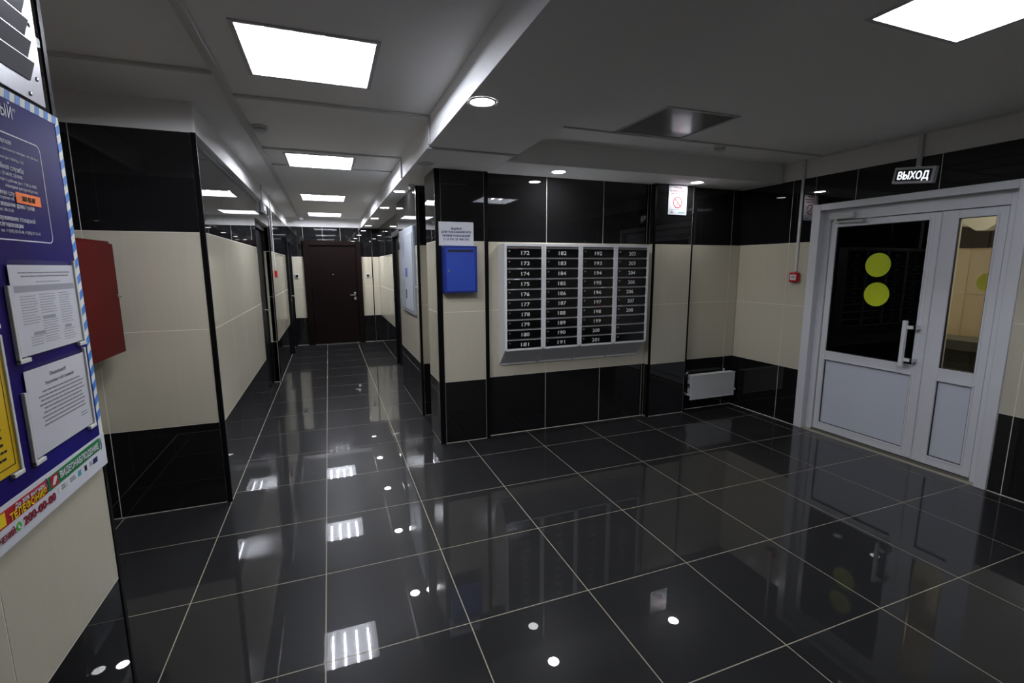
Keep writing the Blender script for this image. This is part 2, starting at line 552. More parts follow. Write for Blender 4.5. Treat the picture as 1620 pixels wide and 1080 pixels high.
wall('wall_corridor_right', [
    dict(axis='x', c=XP, sgn=-1, a0=YP, a1=2.0, joints=[], trims=[(YP, YP + .012)], inset0=.012, thick=.05),
    dict(axis='y', c=YP, sgn=-1, a0=XP, a1=1.42, joints=[], trims=[(XP, XP + .045), (1.385, 1.42)], inset0=.045, inset1=.035, thick=.05),
    dict(axis='x', c=XP, sgn=-1, a0=2.47, a1=3.88, joints=[2.67, 3.27], trims=[(2.47, 2.50)], inset0=.03, thick=.10),
    dict(axis='y', c=2.47, sgn=-1, a0=XP, a1=1.42, joints=[], trims=[(XP, XP + .022)], inset0=.022, thick=.05),
    dict(axis='x', c=1.42, sgn=-1, a0=2.0, a1=2.47, joints=[], thick=.05),
    dict(axis='y', c=2.0, sgn=1, a0=XP, a1=1.42, joints=[], thick=.05),
    dict(axis='x', c=XR2, sgn=-1, a0=3.88, a1=YE, joints=[5.9, 6.5, 7.1, 7.7], holes=[(4.40, 5.42, 0, 2.10)], thick=.10),
    dict(axis='y', c=3.88, sgn=1, a0=XP, a1=XR2, joints=[], thick=.05),
], 'right corridor wall with a tiled column at the lobby corner', extra=[(XP + .06, 1.37, YP + .06, 1.94, 0, ZC)])
wall('wall_back', [
    dict(axis='y', c=YM, sgn=-1, a0=1.42, a1=3.14, joints=[2.0, 2.6, 3.108]),
    dict(axis='y', c=YM, sgn=-1, a0=3.14, a1=XR, joints=[3.63, 4.21]),
], 'lobby back wall behind the mailboxes')
wall('wall_column', [
    dict(axis='y', c=YP2, sgn=-1, a0=3.14, a1=3.63, joints=[], trims=[(3.14, 3.162), (3.612, 3.63)], inset0=.022, inset1=.018, thick=.06),
    dict(axis='x', c=3.14, sgn=-1, a0=YP2, a1=YM, joints=[], thick=.03, band=False),
    dict(axis='x', c=3.63, sgn=1, a0=YP2, a1=YM, joints=[], thick=.03, band=False),
], 'narrow tiled column between mailboxes and radiator')
wall('wall_right', [
    dict(axis='x', c=XR, sgn=-1, a0=YF, a1=YM, joints=[1.022, .422, -.178, -.778, -1.378, -1.978, -2.578, -3.178], holes=[(-.70, .79, 0, 2.115)]),
], 'right lobby wall around the white exit door')
wall('wall_front', [
    dict(axis='y', c=YF, sgn=1, a0=XL, a1=XR, joints=[-.0, .6, 1.2, 1.8, 2.4, 3.0, 3.6]),
], 'tiled lobby wall opposite the mailboxes')
wall('wall_corridor_end', [
    dict(axis='y', c=YE, sgn=-1, a0=-.66, a1=XR2, joints=[.036, .372, .985], holes=[(-.33, .74, 0, 2.09)], trims=[(.965, .985)]),
], 'far corridor end wall around the brown door')

# ---- exit vestibule seen through the narrow pane
vb = MB().box(8.0, 8.1, -2.0, 1.4, 0, ZB).box(4.5, 8.1, 1.32, 1.42, 0, ZB).box(8.0, 8.1, -2.0, 1.4, ZT, 2.05).box(4.5, 8.1, 1.32, 1.42, ZT, 2.05)
vw = vb.build('wall_vestibule', 'vestibule_black')
tag(vw, 'far vestibule wall glimpsed through the exit door glass', kind='structure')
for y0, y1 in ((-1.4, -.8), (-.8, -.2), (-.2, .4), (.4, 1.0), (1.0, 1.32)):
    for z0, z1 in ((ZB, ZJ), (ZJ, ZT)):
        MB().box(8.0, 8.05, y0 + .003, y1 - .003, z0 + .003, z1 - .003).build('tile', 'vestibule_beige', vw)
for x0, x1 in ((5.0, 5.6), (5.6, 6.2), (6.2, 6.8), (6.8, 7.4), (7.4, 8.0)):
    for z0, z1 in ((ZB, ZJ), (ZJ, ZT)):
        MB().box(x0 + .003, x1 - .003, 1.32, 1.37, z0 + .003, z1 - .003).build('tile', 'vestibule_beige', vw)
MB().box(8.02, 8.1, -2.0, 1.4, ZB, ZT).box(4.5, 8.1, 1.34, 1.42, ZB, ZT).build('grout_bed', 'grout', vw)
MB().box(7.9, 8.1, -2.0, 1.4, 2.05, 2.6).box(4.5, 8.1, 1.25, 1.42, 2.05, 2.6).build('plaster_band', 'plaster', vw)
vs = MB().box(4.5, 8.1, -2.1, -2.0, 0, 2.6).build('wall_vestibule_side', 'plaster')
tag(vs, 'plain plastered vestibule side wall', kind='structure')
vf = MB().box(4.46, 8.1, -2.1, 1.42, -.08, -.002).build('floor_vestibule', 'vestibule_grey')
tag(vf, 'dark grey vestibule floor', kind='structure')
vc = MB().box(4.46, 8.1, -2.1, 1.42, 2.6, 2.7).build('ceiling_vestibule', 'ceiling_paint')
tag(vc, 'grey-white vestibule ceiling', kind='structure')

# =================================================================== DOORS
# ---- door_1: white PVC exit door, wide leaf plus narrow leaf
DX = 4.41
d1 = thing('door_1', (DX, 0, 0), 'white plastic exit door with one wide and one narrow leaf', kind='structure')
mb = MB()
mb.box(4.326, 4.352, .715, .795, 0, 2.118).box(4.326, 4.352, -.70, -.632, 0, 2.118).box(4.326, 4.352, -.632, .715, 2.062, 2.118)
mb.build('casing', 'door_pvc', d1, bevel=.003)
mb = MB()
mb.box(4.345, DX + .06, .725, .745, 0, 2.085).box(4.345, DX + .06, -.662, -.642, 0, 2.085).box(4.345, DX + .06, -.642, .725, 2.065, 2.085)
mb.build('reveal', 'door_pvc', d1)
mb = MB()
mb.box(DX - .01, DX + .06, .662, .725, 0, 2.065).box(DX - .01, DX + .06, -.642, -.572, 0, 2.065).box(DX - .01, DX + .06, -.572, .662, 1.968, 2.065)
mb.build('frame', 'door_pvc', d1, bevel=.002)
MB().box(DX - .02, DX + .06, -.572, .662, 0, .016).build('threshold', 'threshold_metal', d1)
MB().frame_x(DX + .0505, DX + .062, -.58, .67, 0.001, 1.975, .022, .034).build('light_leak_strip', 'door_pvc', d1)  # unseen ring added to block vestibule light leaking around the leaves

def leaf(y0, y1, gy0, gy1, gz0, gz1, pz0, pz1, glassmat):
    """stile-and-rail leaf: glass above, solid panel below."""
    z0, z1 = .02, 1.962
    mb = MB()
    mb.box(DX, DX + .05, y0, gy0, z0, z1).box(DX, DX + .05, gy1, y1, z0, z1)
    mb.box(DX, DX + .05, gy0, gy1, z0, pz0).box(DX, DX + .05, gy0, gy1, pz1, gz0).box(DX, DX + .05, gy0, gy1, gz1, z1)
    lf = mb.build('leaf', 'door_pvc', d1, bevel=.002)
    MB().box(DX + .024, DX + .032, gy0, gy1, gz0, gz1).build('glass', glassmat, lf)
    MB().box(DX + .016, DX + .036, gy0, gy1, pz0, pz1).build('panel', 'pvc_panel', lf)
    for (b0, b1) in ((gz0, gz1), (pz0, pz1)):
        MB().frame_x(DX + .004, DX + .022, gy0 - .004, gy1 + .004, b0 - .004, b1 + .004, .008).build('gasket', 'gasket', lf)
        MB().frame_x(DX - .004, DX + .012, gy0 - .014, gy1 + .014, b0 - .014, b1 + .014, .012).build('bead', 'door_pvc', lf)
    return lf
wide = leaf(-.168, .656, -.108, .600, .782, 1.908, .092, .698, 'tinted_glass')
narrow = leaf(-.566, -.176, -.505, -.292, .792, 1.904, .092, .690, 'clear_glass')
MB().box(DX - .012, DX + .002, -.19, -.148, .03, 1.958).build('meeting_strip', 'door_pvc', wide, bevel=.003)
for zc, yy in ((1.571, .240), (1.325, .226)):
    MB().lathe((DX + .0235, yy, zc), (-1, 0, 0), [(0, 0), (.1005, 0), (.1005, .0012), (0, .0012)], 48).build('yellow_disc', 'yellow_disc', wide)
h = MB().box(DX - .075, DX - .05, -.082, -.05, .765, 1.135).build('handle', 'white_plastic', wide, bevel=.004)
h2 = MB().box(DX - .068, DX - .054, -.145, -.07, 1.072, 1.098).box(DX - .068, DX - .054, -.145, -.07, .812, .838)
h2.box(DX - .068, DX - .005, -.150, -.128, 1.072, 1.098).box(DX - .068, DX - .005, -.150, -.128, .812, .838)
h2.build('handle_mount', 'white_plastic', wide)
cl = MB().box(DX - .05, DX - .01, .44, .655, 1.975, 2.03).build('door_closer', 'closer_grey', d1, bevel=.004)
MB().box(DX - .046, DX - .034, .36, .60, 1.945, 1.957).box(DX - .044, DX - .030, .585, .61, 1.94, 1.98).box(DX - .04, DX - .002, .355, .40, 1.935, 1.957).build('closer_arm', 'closer_grey', d1)

# ---- door_2: brown entrance door at the far end of the corridor
d2 = thing('door_2', (.2, YE, 0), 'dark brown entrance door at the far end of the corridor', kind='structure')
mb = MB().box(-.345, -.225, YE - .05, YE + .09, 0, 2.10).box(.655, .760, YE - .05, YE + .09, 0, 2.10).box(-.225, .655, YE - .05, YE + .09, 2.008, 2.10)
mb.build('frame', 'brown_door', d2, bevel=.006)
lf = MB().box(-.222, .652, YE - .02, YE + .05, .012, 2.005).build('leaf', 'brown_door', d2, bevel=.004)
MB().box(-.222, .652, YE - .06, YE + .06, 0, .012).build('threshold', 'threshold_metal', d2)
MB().lathe((.192, YE - .021, 1.43), (0, -1, 0), [(0, 0), (.012, 0), (.012, .006), (0, .007)], 16).build('peephole', 'chrome', lf)
mb = MB().cyl((.598, YE - .02, 1.005), (.598, YE - .065, 1.005), .011, 12).box(.50, .606, YE - .075, YE - .060, .996, 1.016)
mb.lathe((.598, YE - .021, 1.045), (0, -1, 0), [(0, 0), (.022, 0), (.022, .008), (0, .008)], 16)
mb.build('handle', 'chrome', lf)
MB().box(.578, .622, YE - .03, YE - .02, .905, .965).build('lock_plate', 'chrome', lf)

# ---- door_3: dark door set back in the left corridor wall
d3 = thing('door_3', (-.70, 4.07, 0), 'dark door set back in the left corridor wall below the small exit sign', kind='structure')
mb = MB().box(-.72, -.655, DA[0], DA[0] + .06, 0, 2.105).box(-.72, -.685, DA[1] - .035, DA[1] - .002, 0, 2.105).box(-.72, -.655, DA[0] + .06, DA[1] - .035, 2.045, 2.105)
mb.build('frame', 'dark_door', d3)
lf = MB().box(-.735, -.70, DA[0] + .06, DA[1] - .035, .01, 2.045).build('leaf', 'dark_door', d3, bevel=.003)
MB().cyl((-.70, 4.55, 1.02), (-.655, 4.55, 1.02), .01, 10).box(-.662, -.65, 4.43, 4.56, 1.01, 1.03).build('handle', 'chrome', lf)
MB().box(-.66, -.60, DA[0], DA[1], 2.107, 2.112).build('lintel_edge', 'grout', d3)
MB().box(-.80, -.735, DA[0], DA[1], 0, 2.105).build('backing', 'black_trim', d3)

# ---- door_4: dark door beside the far end on the left, frame standing proud
d4 = thing('door_4', (-.6, 7.5, 0), 'dark door with chrome lever on the left just before the end wall', kind='structure')
mb = MB().box(-.66, -.555, DB[0] - .03, DB[0] + .06, 0, 2.11).box(-.66, -.555, DB[1] - .05, DB[1] + .03, 0, 2.11).box(-.66, -.555, DB[0] + .06, DB[1] - .05, 2.04, 2.11)
mb.build('frame', 'dark_door', d4, bevel=.003)
lf = MB().box(-.66, -.60, DB[0] + .06, DB[1] - .05, .01, 2.04).build('leaf', 'dark_door', d4, bevel=.003)
MB().cyl((-.60, 7.75, 1.03), (-.55, 7.75, 1.03), .01, 10).box(-.556, -.543, 7.62, 7.76, 1.02, 1.04).build('handle', 'chrome', lf)
MB().box(-.602, -.592, 7.72, 7.78, .92, .98).build('lock_plate', 'chrome', lf)

# ---- door_5: dark door in the set-back right corridor wall
d5 = thing('door_5', (1.12, 4.9, 0), 'dark door in the set-back part of the right corridor wall', kind='structure')
mb = MB().box(1.075, 1.18, 4.37, 4.46, 0, 2.11).box(1.075, 1.18, 5.37, 5.45, 0, 2.11).box(1.075, 1.18, 4.46, 5.37, 2.03, 2.11)
mb.build('frame', 'dark_door', d5, bevel=.003)
lf = MB().box(1.12, 1.17, 4.46, 5.37, .01, 2.03).build('leaf', 'dark_door', d5, bevel=.003)
MB().cyl((1.12, 4.55, 1.02), (1.075, 4.55, 1.02), .01, 10).box(1.068, 1.08, 4.54, 4.66, 1.01, 1.03).build('handle', 'chrome', lf)

# =================================================================== LAMPS
def make_panel(loc, lit=True):
    x, y = loc
    t = thing('ceiling_lamp', (x, y, ZC))
    z = ZC
    MB().box(x - .284, x + .284, y - .284, y + .284, z + .09, z + .095).frame_z(z, z + .09, x - .284, x + .284, y - .284, y + .284, .003).build('housing', 'lamp_housing', t)
    MB().frame_z(z - .006, z + .004, x - .2975, x + .2975, y - .2975, y + .2975, .019).build('frame', 'lamp_frame', t)
    if lit:
        for k in range(4):
            tx = x - .19 + k * .1267
            MB().cyl((tx, y - .27, z + .062), (tx, y + .27, z + .062), .009, 10).build('tube', 'tube_light_0', t, smooth=True)
    MB().box(x - .278, x + .278, y - .278, y + .278, z - .001, z + .001).build('diffuser', 'prismatic_diffuser' if lit else 'prismatic_off', t)
    return t
def relight(root, part, material):
    """gives a copied lamp its own light source; its tubes or lens share one new mesh."""
    made = {}
    for ch in root.children:
        if ch.name.split('.')[0] == part:
            if ch.data not in made:
                me = ch.data.copy()
                me.materials.clear()
                me.materials.append(M[material])
                made[ch.data] = me
            ch.data = made[ch.data]
proto = make_panel(LAMPS[0])
lamp_labels = ['bright square ceiling panel lamp nearest in the corridor, largest of the row',
               'bright square ceiling panel lamp second from the near end of the corridor row',
               'bright square ceiling panel lamp third from the near end of the corridor row',
               'bright square ceiling panel lamp closest to the brown end door',
               'bright square ceiling panel lamp over the lobby in front of the exit door']
for k, (x, y) in enumerate(LAMPS):
    o = proto if k == 0 else copy_tree(proto)
    o.location = (x, y, ZC)
    if k:
        relight(o, 'tube', 'tube_light_%d' % k)
    tag(o, lamp_labels[k], 'ceiling lamp', 'square ceiling panel lamps')
off = make_panel(LAMP_OFF, lit=False)
tag(off, 'unlit dark square ceiling panel lamp over the lobby before the mailboxes', 'ceiling lamp', 'square ceiling panel lamps')

def make_spot(loc, lit=True):
    x, y, z = loc
    t = thing('downlight', (x, y, z))
    MB().lathe((x, y, z), (0, 0, -1), [(.054, 0), (.054, .003), (.066, .005), (.071, .002), (.071, 0)], 32).build('ring', 'white_plastic', t, smooth=True)
    MB().lathe((x, y, z), (0, 0, -1), [(0, .0025), (.054, .0025), (.054, 0.0005)], 32).build('lens', 'spot_light_0' if lit else 'lamp_frame', t)
    return t
zs = ZTOP - .0055
SPOTS = [(.858, -.067, 'round downlight shining under the beam nearest the viewer'),
         (1.992, 1.366, 'round downlight in the soffit above the middle of the mailboxes'),
         (3.494, 1.384, 'round downlight in the soffit right of the no-smoking sign'),
         (.862, 2.90, 'round downlight under the beam, first lit one past the blue-box column'),
         (.866, 4.39, 'round downlight under the beam, second lit one past the blue-box column'),
         (.872, 5.88, 'round downlight under the beam, third lit one past the blue-box column'),
         (.88, 7.37, 'round downlight under the beam closest to the end wall')]
proto = None
for k, (x, y, lab) in enumerate(SPOTS):
    if proto is None:
        proto = o = make_spot((x, y, zs))
    else:
        o = copy_tree(proto)
        o.location = (x, y, zs)
        relight(o, 'lens', 'spot_light_%d' % k)
    tag(o, lab, 'downlight', 'round recessed downlights')
tag(make_spot((.864, 1.435, zs), lit=False), 'unlit round downlight under the beam in front of the blue-box column', 'downlight', 'round recessed downlights')

# vestibule lamp
t = thing('vestibule_lamp', (6.1, -.55, 2.6), 'warm ceiling lamp lighting the entrance vestibule', 'ceiling lamp')
MB().lathe((6.1, -.55, 2.6), (0, 0, -1), [(0, 0), (.17, 0), (.17, .02), (.15, .02)], 28).build('base', 'white_plastic', t)
MB().lathe((6.1, -.55, 2.6), (0, 0, -1), [(.15, .02), (.14, .06), (.09, .085), (0, .09)], 28).build('shade', 'vestibule_light', t, smooth=True)

# =================================================================== NOTICE BOARD WALL
bx0, bx1 = XL + .002, XL + .014
BX = bx1 + .0006
nb = thing('notice_board', (XL, -1.15, .97), 'purple-blue notice board with blue and white striped border', 'notice board')
Y0, Y1, Z0, Z1 = -1.72, -.654, .970, 1.987
MB().box(bx0, bx1, Y0, Y1, Z0, Z1).build('panel', 'board_print', nb)
ZS = 1.062      # top of the advertising strip
mb = MB(); mbw = MB()
w = .022
mbw.box(bx1, BX, Y0, Y1, Z1 - w, Z1).box(bx1, BX, Y1 - w, Y1, ZS, Z1 - w).box(bx1, BX, Y0, Y0 + w, ZS, Z1 - w)
brd = mbw.build('border', 'border_white', nb)
n = 0
y = Y1 - .01
while y > Y0 + .03:
    mb.prism([(y, Z1), (y - .021, Z1), (y - .021 - .006, Z1 - w), (y - .006, Z1 - w)], 'x', BX, BX + .0004)
    y -= .042
z = Z1 - .03
while z > ZS + .03:
    for a in (Y1 - w, Y0):
        mb.prism([(a, z), (a + w, z + .014), (a + w, z - .009), (a, z - .023)], 'x', BX, BX + .0004)
    z -= .046
tag(mb.build('border_stripes', 'border_blue', brd), kind='stuff')

# white outlined box with contact lines
def outline_x(x, y0, y1, z0, z1, r, w, name, material, parent):
    pts = []
    for cy, cz, a0 in ((y1 - r, z1 - r, 0), (y0 + r, z1 - r, 90), (y0 + r, z0 + r, 180), (y1 - r, z0 + r, 270)):
        for k in range(6):
            a = math.radians(a0 + k * 18)
            pts.append(((cy, cz), a))
    mb = MB()
    k = len(pts)
    for (c, a) in pts:
        for rr in (r, r - w):
            mb.v.append((x, c[0] + rr * math.cos(a), c[1] + rr * math.sin(a)))
    for i in range(k):
        j = (i + 1) % k
        mb.f.append((2 * i, 2 * i + 1, 2 * j + 1, 2 * j))
    return mb.build(name, material, parent)
outline_x(BX, -1.60, -.776, 1.634, 1.884, .018, .0028, 'outline', 'print_white', nb)
text('lettering', 'ЫЙ”', .030, (BX, -.863, 1.922), FACE_PX, 'print_white', nb, 'RIGHT', bold=0.0, sx=.72, space=1.08)
lines = [('Диспетчерская', .0115, 1.858, -.902, 1), ('для заявок сантехника и электрика, тел.: 200-40-43', .0068, 1.842, -.793, 0), ('рабочие дни с 08:00 до 17:00', .0068, 1.822, -.862, 0),
         ('Аварийная служба', .0125, 1.798, -.868, 1), ('тел.: 273-00-03, 224-50-05', .0078, 1.784, -.876, 0), ('работает в рабочие дни с 17:00 до 08:00,', .0074, 1.770, -.818, 0), ('в выходные дни круглосуточно', .0074, 1.757, -.818, 0),
         ('Аварийная служба лифтов', .0115, 1.738, -.845, 1), ('круглосуточно тел.', .0074, 1.728, -.922, 0),
         ('Обслуживание домофонов', .0115, 1.712, -.845, 1), ('тел. 200-12-18', .0074, 1.700, -.935, 0),
         ('Обслуживание пожарной', .0115, 1.680, -.850, 1), ('сигнализации', .0115, 1.665, -.905, 1), ('тел. +7 (933) 323-53-48, +7 (923) 271-52-43', .0074, 1.652, -.834, 0)]
for s, cap, zz, yy, b in lines:
    text('lettering', s, cap, (BX, yy, zz), FACE_PX, 'print_white', nb, 'RIGHT', bold=.00012 if b else 0, sx=.86, res=2)
st = MB().box(BX + .0008, BX + .0016, -.919, -.814, 1.7245, 1.750).build('sticker', 'orange_sticker', nb)
text('lettering', '287-02-07', .0125, (BX + .0020, -.868, 1.7310), FACE_PX, 'print_black', st, bold=.0003, sx=.8)

# advertising strip along the bottom
strip = MB().box(bx1, BX + .0004, Y0, Y1 + .002, Z0 - .008, ZS).build('advert_strip', 'sign_white', nb)
SX = BX + .0008
MB().box(SX, SX + .0003, -1.60, -.985, 1.014, 1.050).build('red_banner', 'print_red', strip)
MB().prism([(-.978, 1.014), (-.69, 1.020), (-.684, 1.037), (-.69, 1.056), (-.978, 1.050)], 'x', SX, SX + .0003).build('green_banner', 'print_green', strip)
for a in (-.9835, -.6815):
    MB().prism([(a - .002, 1.016), (a + .002, 1.016), (a + .006, 1.033), (a + .002, 1.052), (a - .002, 1.052), (a + .002, 1.033)], 'x', SX, SX + .0004).build('chevron', 'print_navy', strip)
MB().box(SX + .0004, SX + .0008, -.968, -.932, 1.018, 1.048).build('logo_badge', 'print_red', strip)
MB().prism([(-.962, 1.024), (-.95, 1.022), (-.937, 1.036), (-.940, 1.043), (-.952, 1.042)], 'x', SX + .0009, SX + .0012).build('logo_mark', 'print_white', strip)
T = SX + .0010
text('lettering', 'ВИДЕОНАБЛЮДЕНИЕ', .0180, (T, -.812, 1.027), FACE_PX, 'print_white', strip, bold=.0006, fit=.222)
text('lettering', 'До 50% выгоды', .0095, (T, -1.055, 1.0375), FACE_PX, 'print_white', strip, bold=.0004, fit=.12)
text('lettering', 'ТЕЛЕФОНИЯ', .0165, (T, -1.064, 1.0175), FACE_PX, 'print_yellow', strip, bold=.0006, fit=.145)
MB().box(SX + .0004, SX + .0008, -1.175, -1.150, 1.018, 1.047).build('logo_block', 'print_yellow', strip)
text('lettering', 'ДЛЯ ПОДКЛЮЧЕНИЙ:', .0145, (T, -1.122, .985), FACE_PX, 'print_crimson', strip, 'RIGHT', bold=.0003, sx=.8)
text('lettering', '200-00-00', .0205, (T, -1.024, .985), FACE_PX, 'print_crimson', strip, bold=.0007, fit=.136)
ph = MB().lathe((SX, -1.110, .993), (1, 0, 0), [(0, .0004), (.010, .0004), (.010, 0)], 20).build('phone_badge', 'print_lime', strip)
MB().prism([(-1.115, .997), (-1.112, .999), (-1.1105, .994), (-1.107, .991), (-1.105, .989), (-1.108, .986), (-1.114, .991)], 'x', SX + .0006, SX + .0009).build('phone_mark', 'print_white', ph)
for (a, b, m) in ((-.938, -.926, 'border_white'), (-.893, -.882, 'border_white'), (-.834, -.816, 'print_teal'), (-.795, -.782, 'print_black'), (-.742, -.714, 'print_navy')):
    MB().box(SX, SX + .0003, a, b, .992, 1.008).build('partner_logo', m, strip)
for (a, b) in ((-.922, -.902), (-.878, -.848), (-.766, -.744)):
    MB().box(SX, SX + .0003, a, b, .995, .999).box(SX, SX + .0003, a, b - .003, 1.002, 1.006).build('partner_name', 'print_grey', strip)

# notices in clear pockets
def pocket(y0, y1, z0, z1, label, sheet, sheet_top, tilt=0.0, tall=None):
    t = thing('notice_pocket', (BX, (y0 + y1) / 2, z0), label, 'notice', 'notice pockets on the board')
    MB().box(BX + .006, BX + .0068, y0 - .006, y1 + .002, z0 - .002, z1 + .012).build('film', 'pocket_film', t)
    ht = tall or (z1 - z0)
    for a, zt in ((y0 - .018, z1 - .047), (y1 - .004, z1 + .013)):
        MB().box(BX, BX + .008, a, a + .009, z0 - .01, zt).build('clip_rail', 'clip_plastic', t, bevel=.001)
    MB().box(BX, BX + .009, y0 - .018, y0 + .026, z0 - .013, z0 - .003).build('clip_foot', 'clip_plastic', t, bevel=.001)
    MB().box(BX, BX + .009, y1 - .034, y1 + .005, z0 - .013, z0 - .003).build('clip_foot', 'clip_plastic', t, bevel=.001)
    sh = MB().box(BX + .0030, BX + .0036, y0, y1, z0, z1).build('sheet', sheet, t)
    return t, sh
def print_lines(parent, x, y0, y1, z0, z1, pitch, hgt, material='print_light_grey', ragged=.25, words=True, center=False):
    mb = MB()
    z = z1
    while z > z0:
        ln = (y1 - y0) * (1 - random.random() * ragged)
        a = y0 if not center else (y0 + y1) / 2 - ln / 2
        e = a + ln
        while a < e - .001:
            wd = random.uniform(.008, .024) if words else e - a
            b = min(a + wd, e)
            mb.box(x, x + .0002, a, b, z - hgt, z)
            a = b + .0022
        z -= pitch
    return tag(mb.build('print', material, parent), kind='stuff')
t1, s1 = pocket(-1.003, -.700, 1.361, 1.577, 'white A4 notice in three columns, upper pocket beside the striped border', 'paper', 1.577)
PX = BX + .0038
print_lines(s1, PX, -.972, -.722, 1.546, 1.560, .0085, .0032, 'print_grey', .12, center=True)
print_lines(s1, PX, -.90, -.78, 1.533, 1.537, .009, .003, 'print_light_grey', .1, center=True)
MB().box(PX, PX + .0002, -.992, -.712, 1.512, 1.528).build('grey_bar', 'print_light_grey', s1)
for a, b, z0, z1 in ((-.975, -.90, 1.433, 1.503), (-.893, -.815, 1.455, 1.505), (-.893, -.815, 1.385, 1.438), (-.80, -.735, 1.425, 1.505), (-.80, -.735, 1.375, 1.405), (-.955, -.895, 1.383, 1.403)):
    print_lines(s1, PX, a, b, z0, z1, .0066, .0022)
for a, b, z in ((-.89, -.83, 1.441), (-.79, -.755, 1.408), (-.94, -.89, 1.405)):
    MB().box(PX, PX + .0002, a, b, z, z + .009).build('grey_bar', 'print_light_grey', s1)
t2, s2 = pocket(-1.008, -.710, 1.113, 1.327, 'white announcement sheet in the pocket just above the green banner', 'paper', 1.327)
text('lettering', 'Объявление!!!', .0105, (PX, -.862, 1.297), FACE_PX, 'print_grey', s2, roll=0.0, sx=.85)
text('lettering', 'Уважаемые собственники!', .0095, (PX, -.855, 1.278), FACE_PX, 'print_grey', s2, sx=.85)
print_lines(s2, PX, -.965, -.735, 1.178, 1.266, .0105, .0036, 'print_grey', .18, center=True)
print_lines(s2, PX, -.775, -.735, 1.150, 1.162, .008, .0022, 'print_grey', .2)
t3, s3 = pocket(-1.37, -1.075, 1.118, 1.412, 'yellow notice sheet in the pocket at the left picture edge', 'yellow_sheet', 1.40)
MB().frame_x(PX, PX + .0002, -1.355, -1.09, 1.134, 1.398, .0022).build('black_rule', 'print_black', s3)
print_lines(s3, PX, -1.34, -1.108, 1.150, 1.225, .0165, .0055, 'print_black', .12)
print_lines(s3, PX, -1.34, -1.108, 1.26, 1.38, .03, .012, 'print_black', .2, center=True)
t4, s4 = pocket(-1.37, -1.075, 1.452, 1.560, 'white notice sheet in the small pocket above the yellow sheet', 'paper', 1.56)
print_lines(s4, PX, -1.35, -1.11, 1.47, 1.54, .012, .004, 'print_grey', .2)

# vent grille above the board
gx = XL + .001
gr = thing('vent_grille', (XL, -1.0, 2.0), 'brushed steel louvred vent grille above the notice board', 'vent grille')
MB().box(gx, gx + .004, -1.45, -.742, 2.003, 2.365).box(gx, gx + .004, -.742, -.688, 2.003, 2.365).build('plate', 'steel_plate', gr)
for k in range(6):
    z = 2.052 + k * .0515
    sl = MB().prism([(gx + .017, z + .044), (gx + .020, z + .044), (gx + .007, z), (gx + .004, z)], 'y', -1.42, -.752)
    sl.build('slat', 'steel_slat_shaded', gr)
    MB().box(gx + .004, gx + .0195, -1.42, -.752, z + .0441, z + .0455).build('lip', 'chrome', gr)
for yy, zz in ((-.715, 2.067), (-.758, 2.018), (-.715, 2.20)):
    MB().lathe((gx + .004, yy, zz), (1, 0, 0), [(.006, 0), (.0055, .002), (.003, .0035), (0, .004)], 14).build('rivet', 'chrome', gr, smooth=True)

# red fire cabinet in the recess
rc = thing('fire_cabinet', (XREC, .66, 1.07), 'red metal fire cabinet hanging in the recess behind the notice board', 'fire cabinet')
MB().box(XREC + .002, -1.07, .30, 1.0, 1.075, 1.722).build('body', 'red_paint', rc, bevel=.003)
dr = MB().box(-1.07, -1.05, .295, .985, 1.082, 1.708).build('door', 'red_paint', rc, bevel=.003)
MB().cyl((-1.05, .955, 1.41), (-1.04, .955, 1.41), .010, 14).cyl((-1.04, .955, 1.41), (-1.028, .955, 1.405), .003, 8).build('lock', 'chrome', dr)

# =================================================================== COLUMN WITH THE BLUE BOX
bb = thing('meter_box', (1.14, YP, 1.353), 'blue metal drop box with slot hanging on the column', 'drop box')
MB().box(1.0, 1.29, 1.487, YP - .001, 1.353, 1.742).build('body', 'blue_paint', bb, bevel=.003)
dr = MB().box(1.022, 1.268, 1.4815, 1.488, 1.368, 1.724).build('door', 'blue_door', bb, bevel=.002)
MB().box(1.034, 1.256, 1.4805, 1.483, 1.692, 1.712).build('slot', 'slot_dark', dr)
MB().cyl((1.042, 1.482, 1.537), (1.042, 1.474, 1.537), .009, 14).build('lock', 'chrome', dr)
sg = thing('meter_sign', (1.13, YP, 1.745), 'white paper sign with navy lettering above the blue drop box', 'sign')
pl = MB().box(.983, 1.285, YP - .0075, YP - .0045, 1.748, 1.944).build('plate', 'sign_white', sg)
yy = YP - .0080
for s, zz, f in (('ЯЩИКИ', 1.880, .090), ('ДЛЯ ПОКАЗАНИЙ ИПУ', 1.853, .262), ('ПРИЕМ ПОКАЗАНИЙ', 1.822, .240), ('С 23 ПО 25 ЧИСЛО', 1.793, .222)):
    text('lettering', s, .0165, (1.134, yy, zz), FACE_NY, 'print_navy', sg, bold=.0009, fit=f)

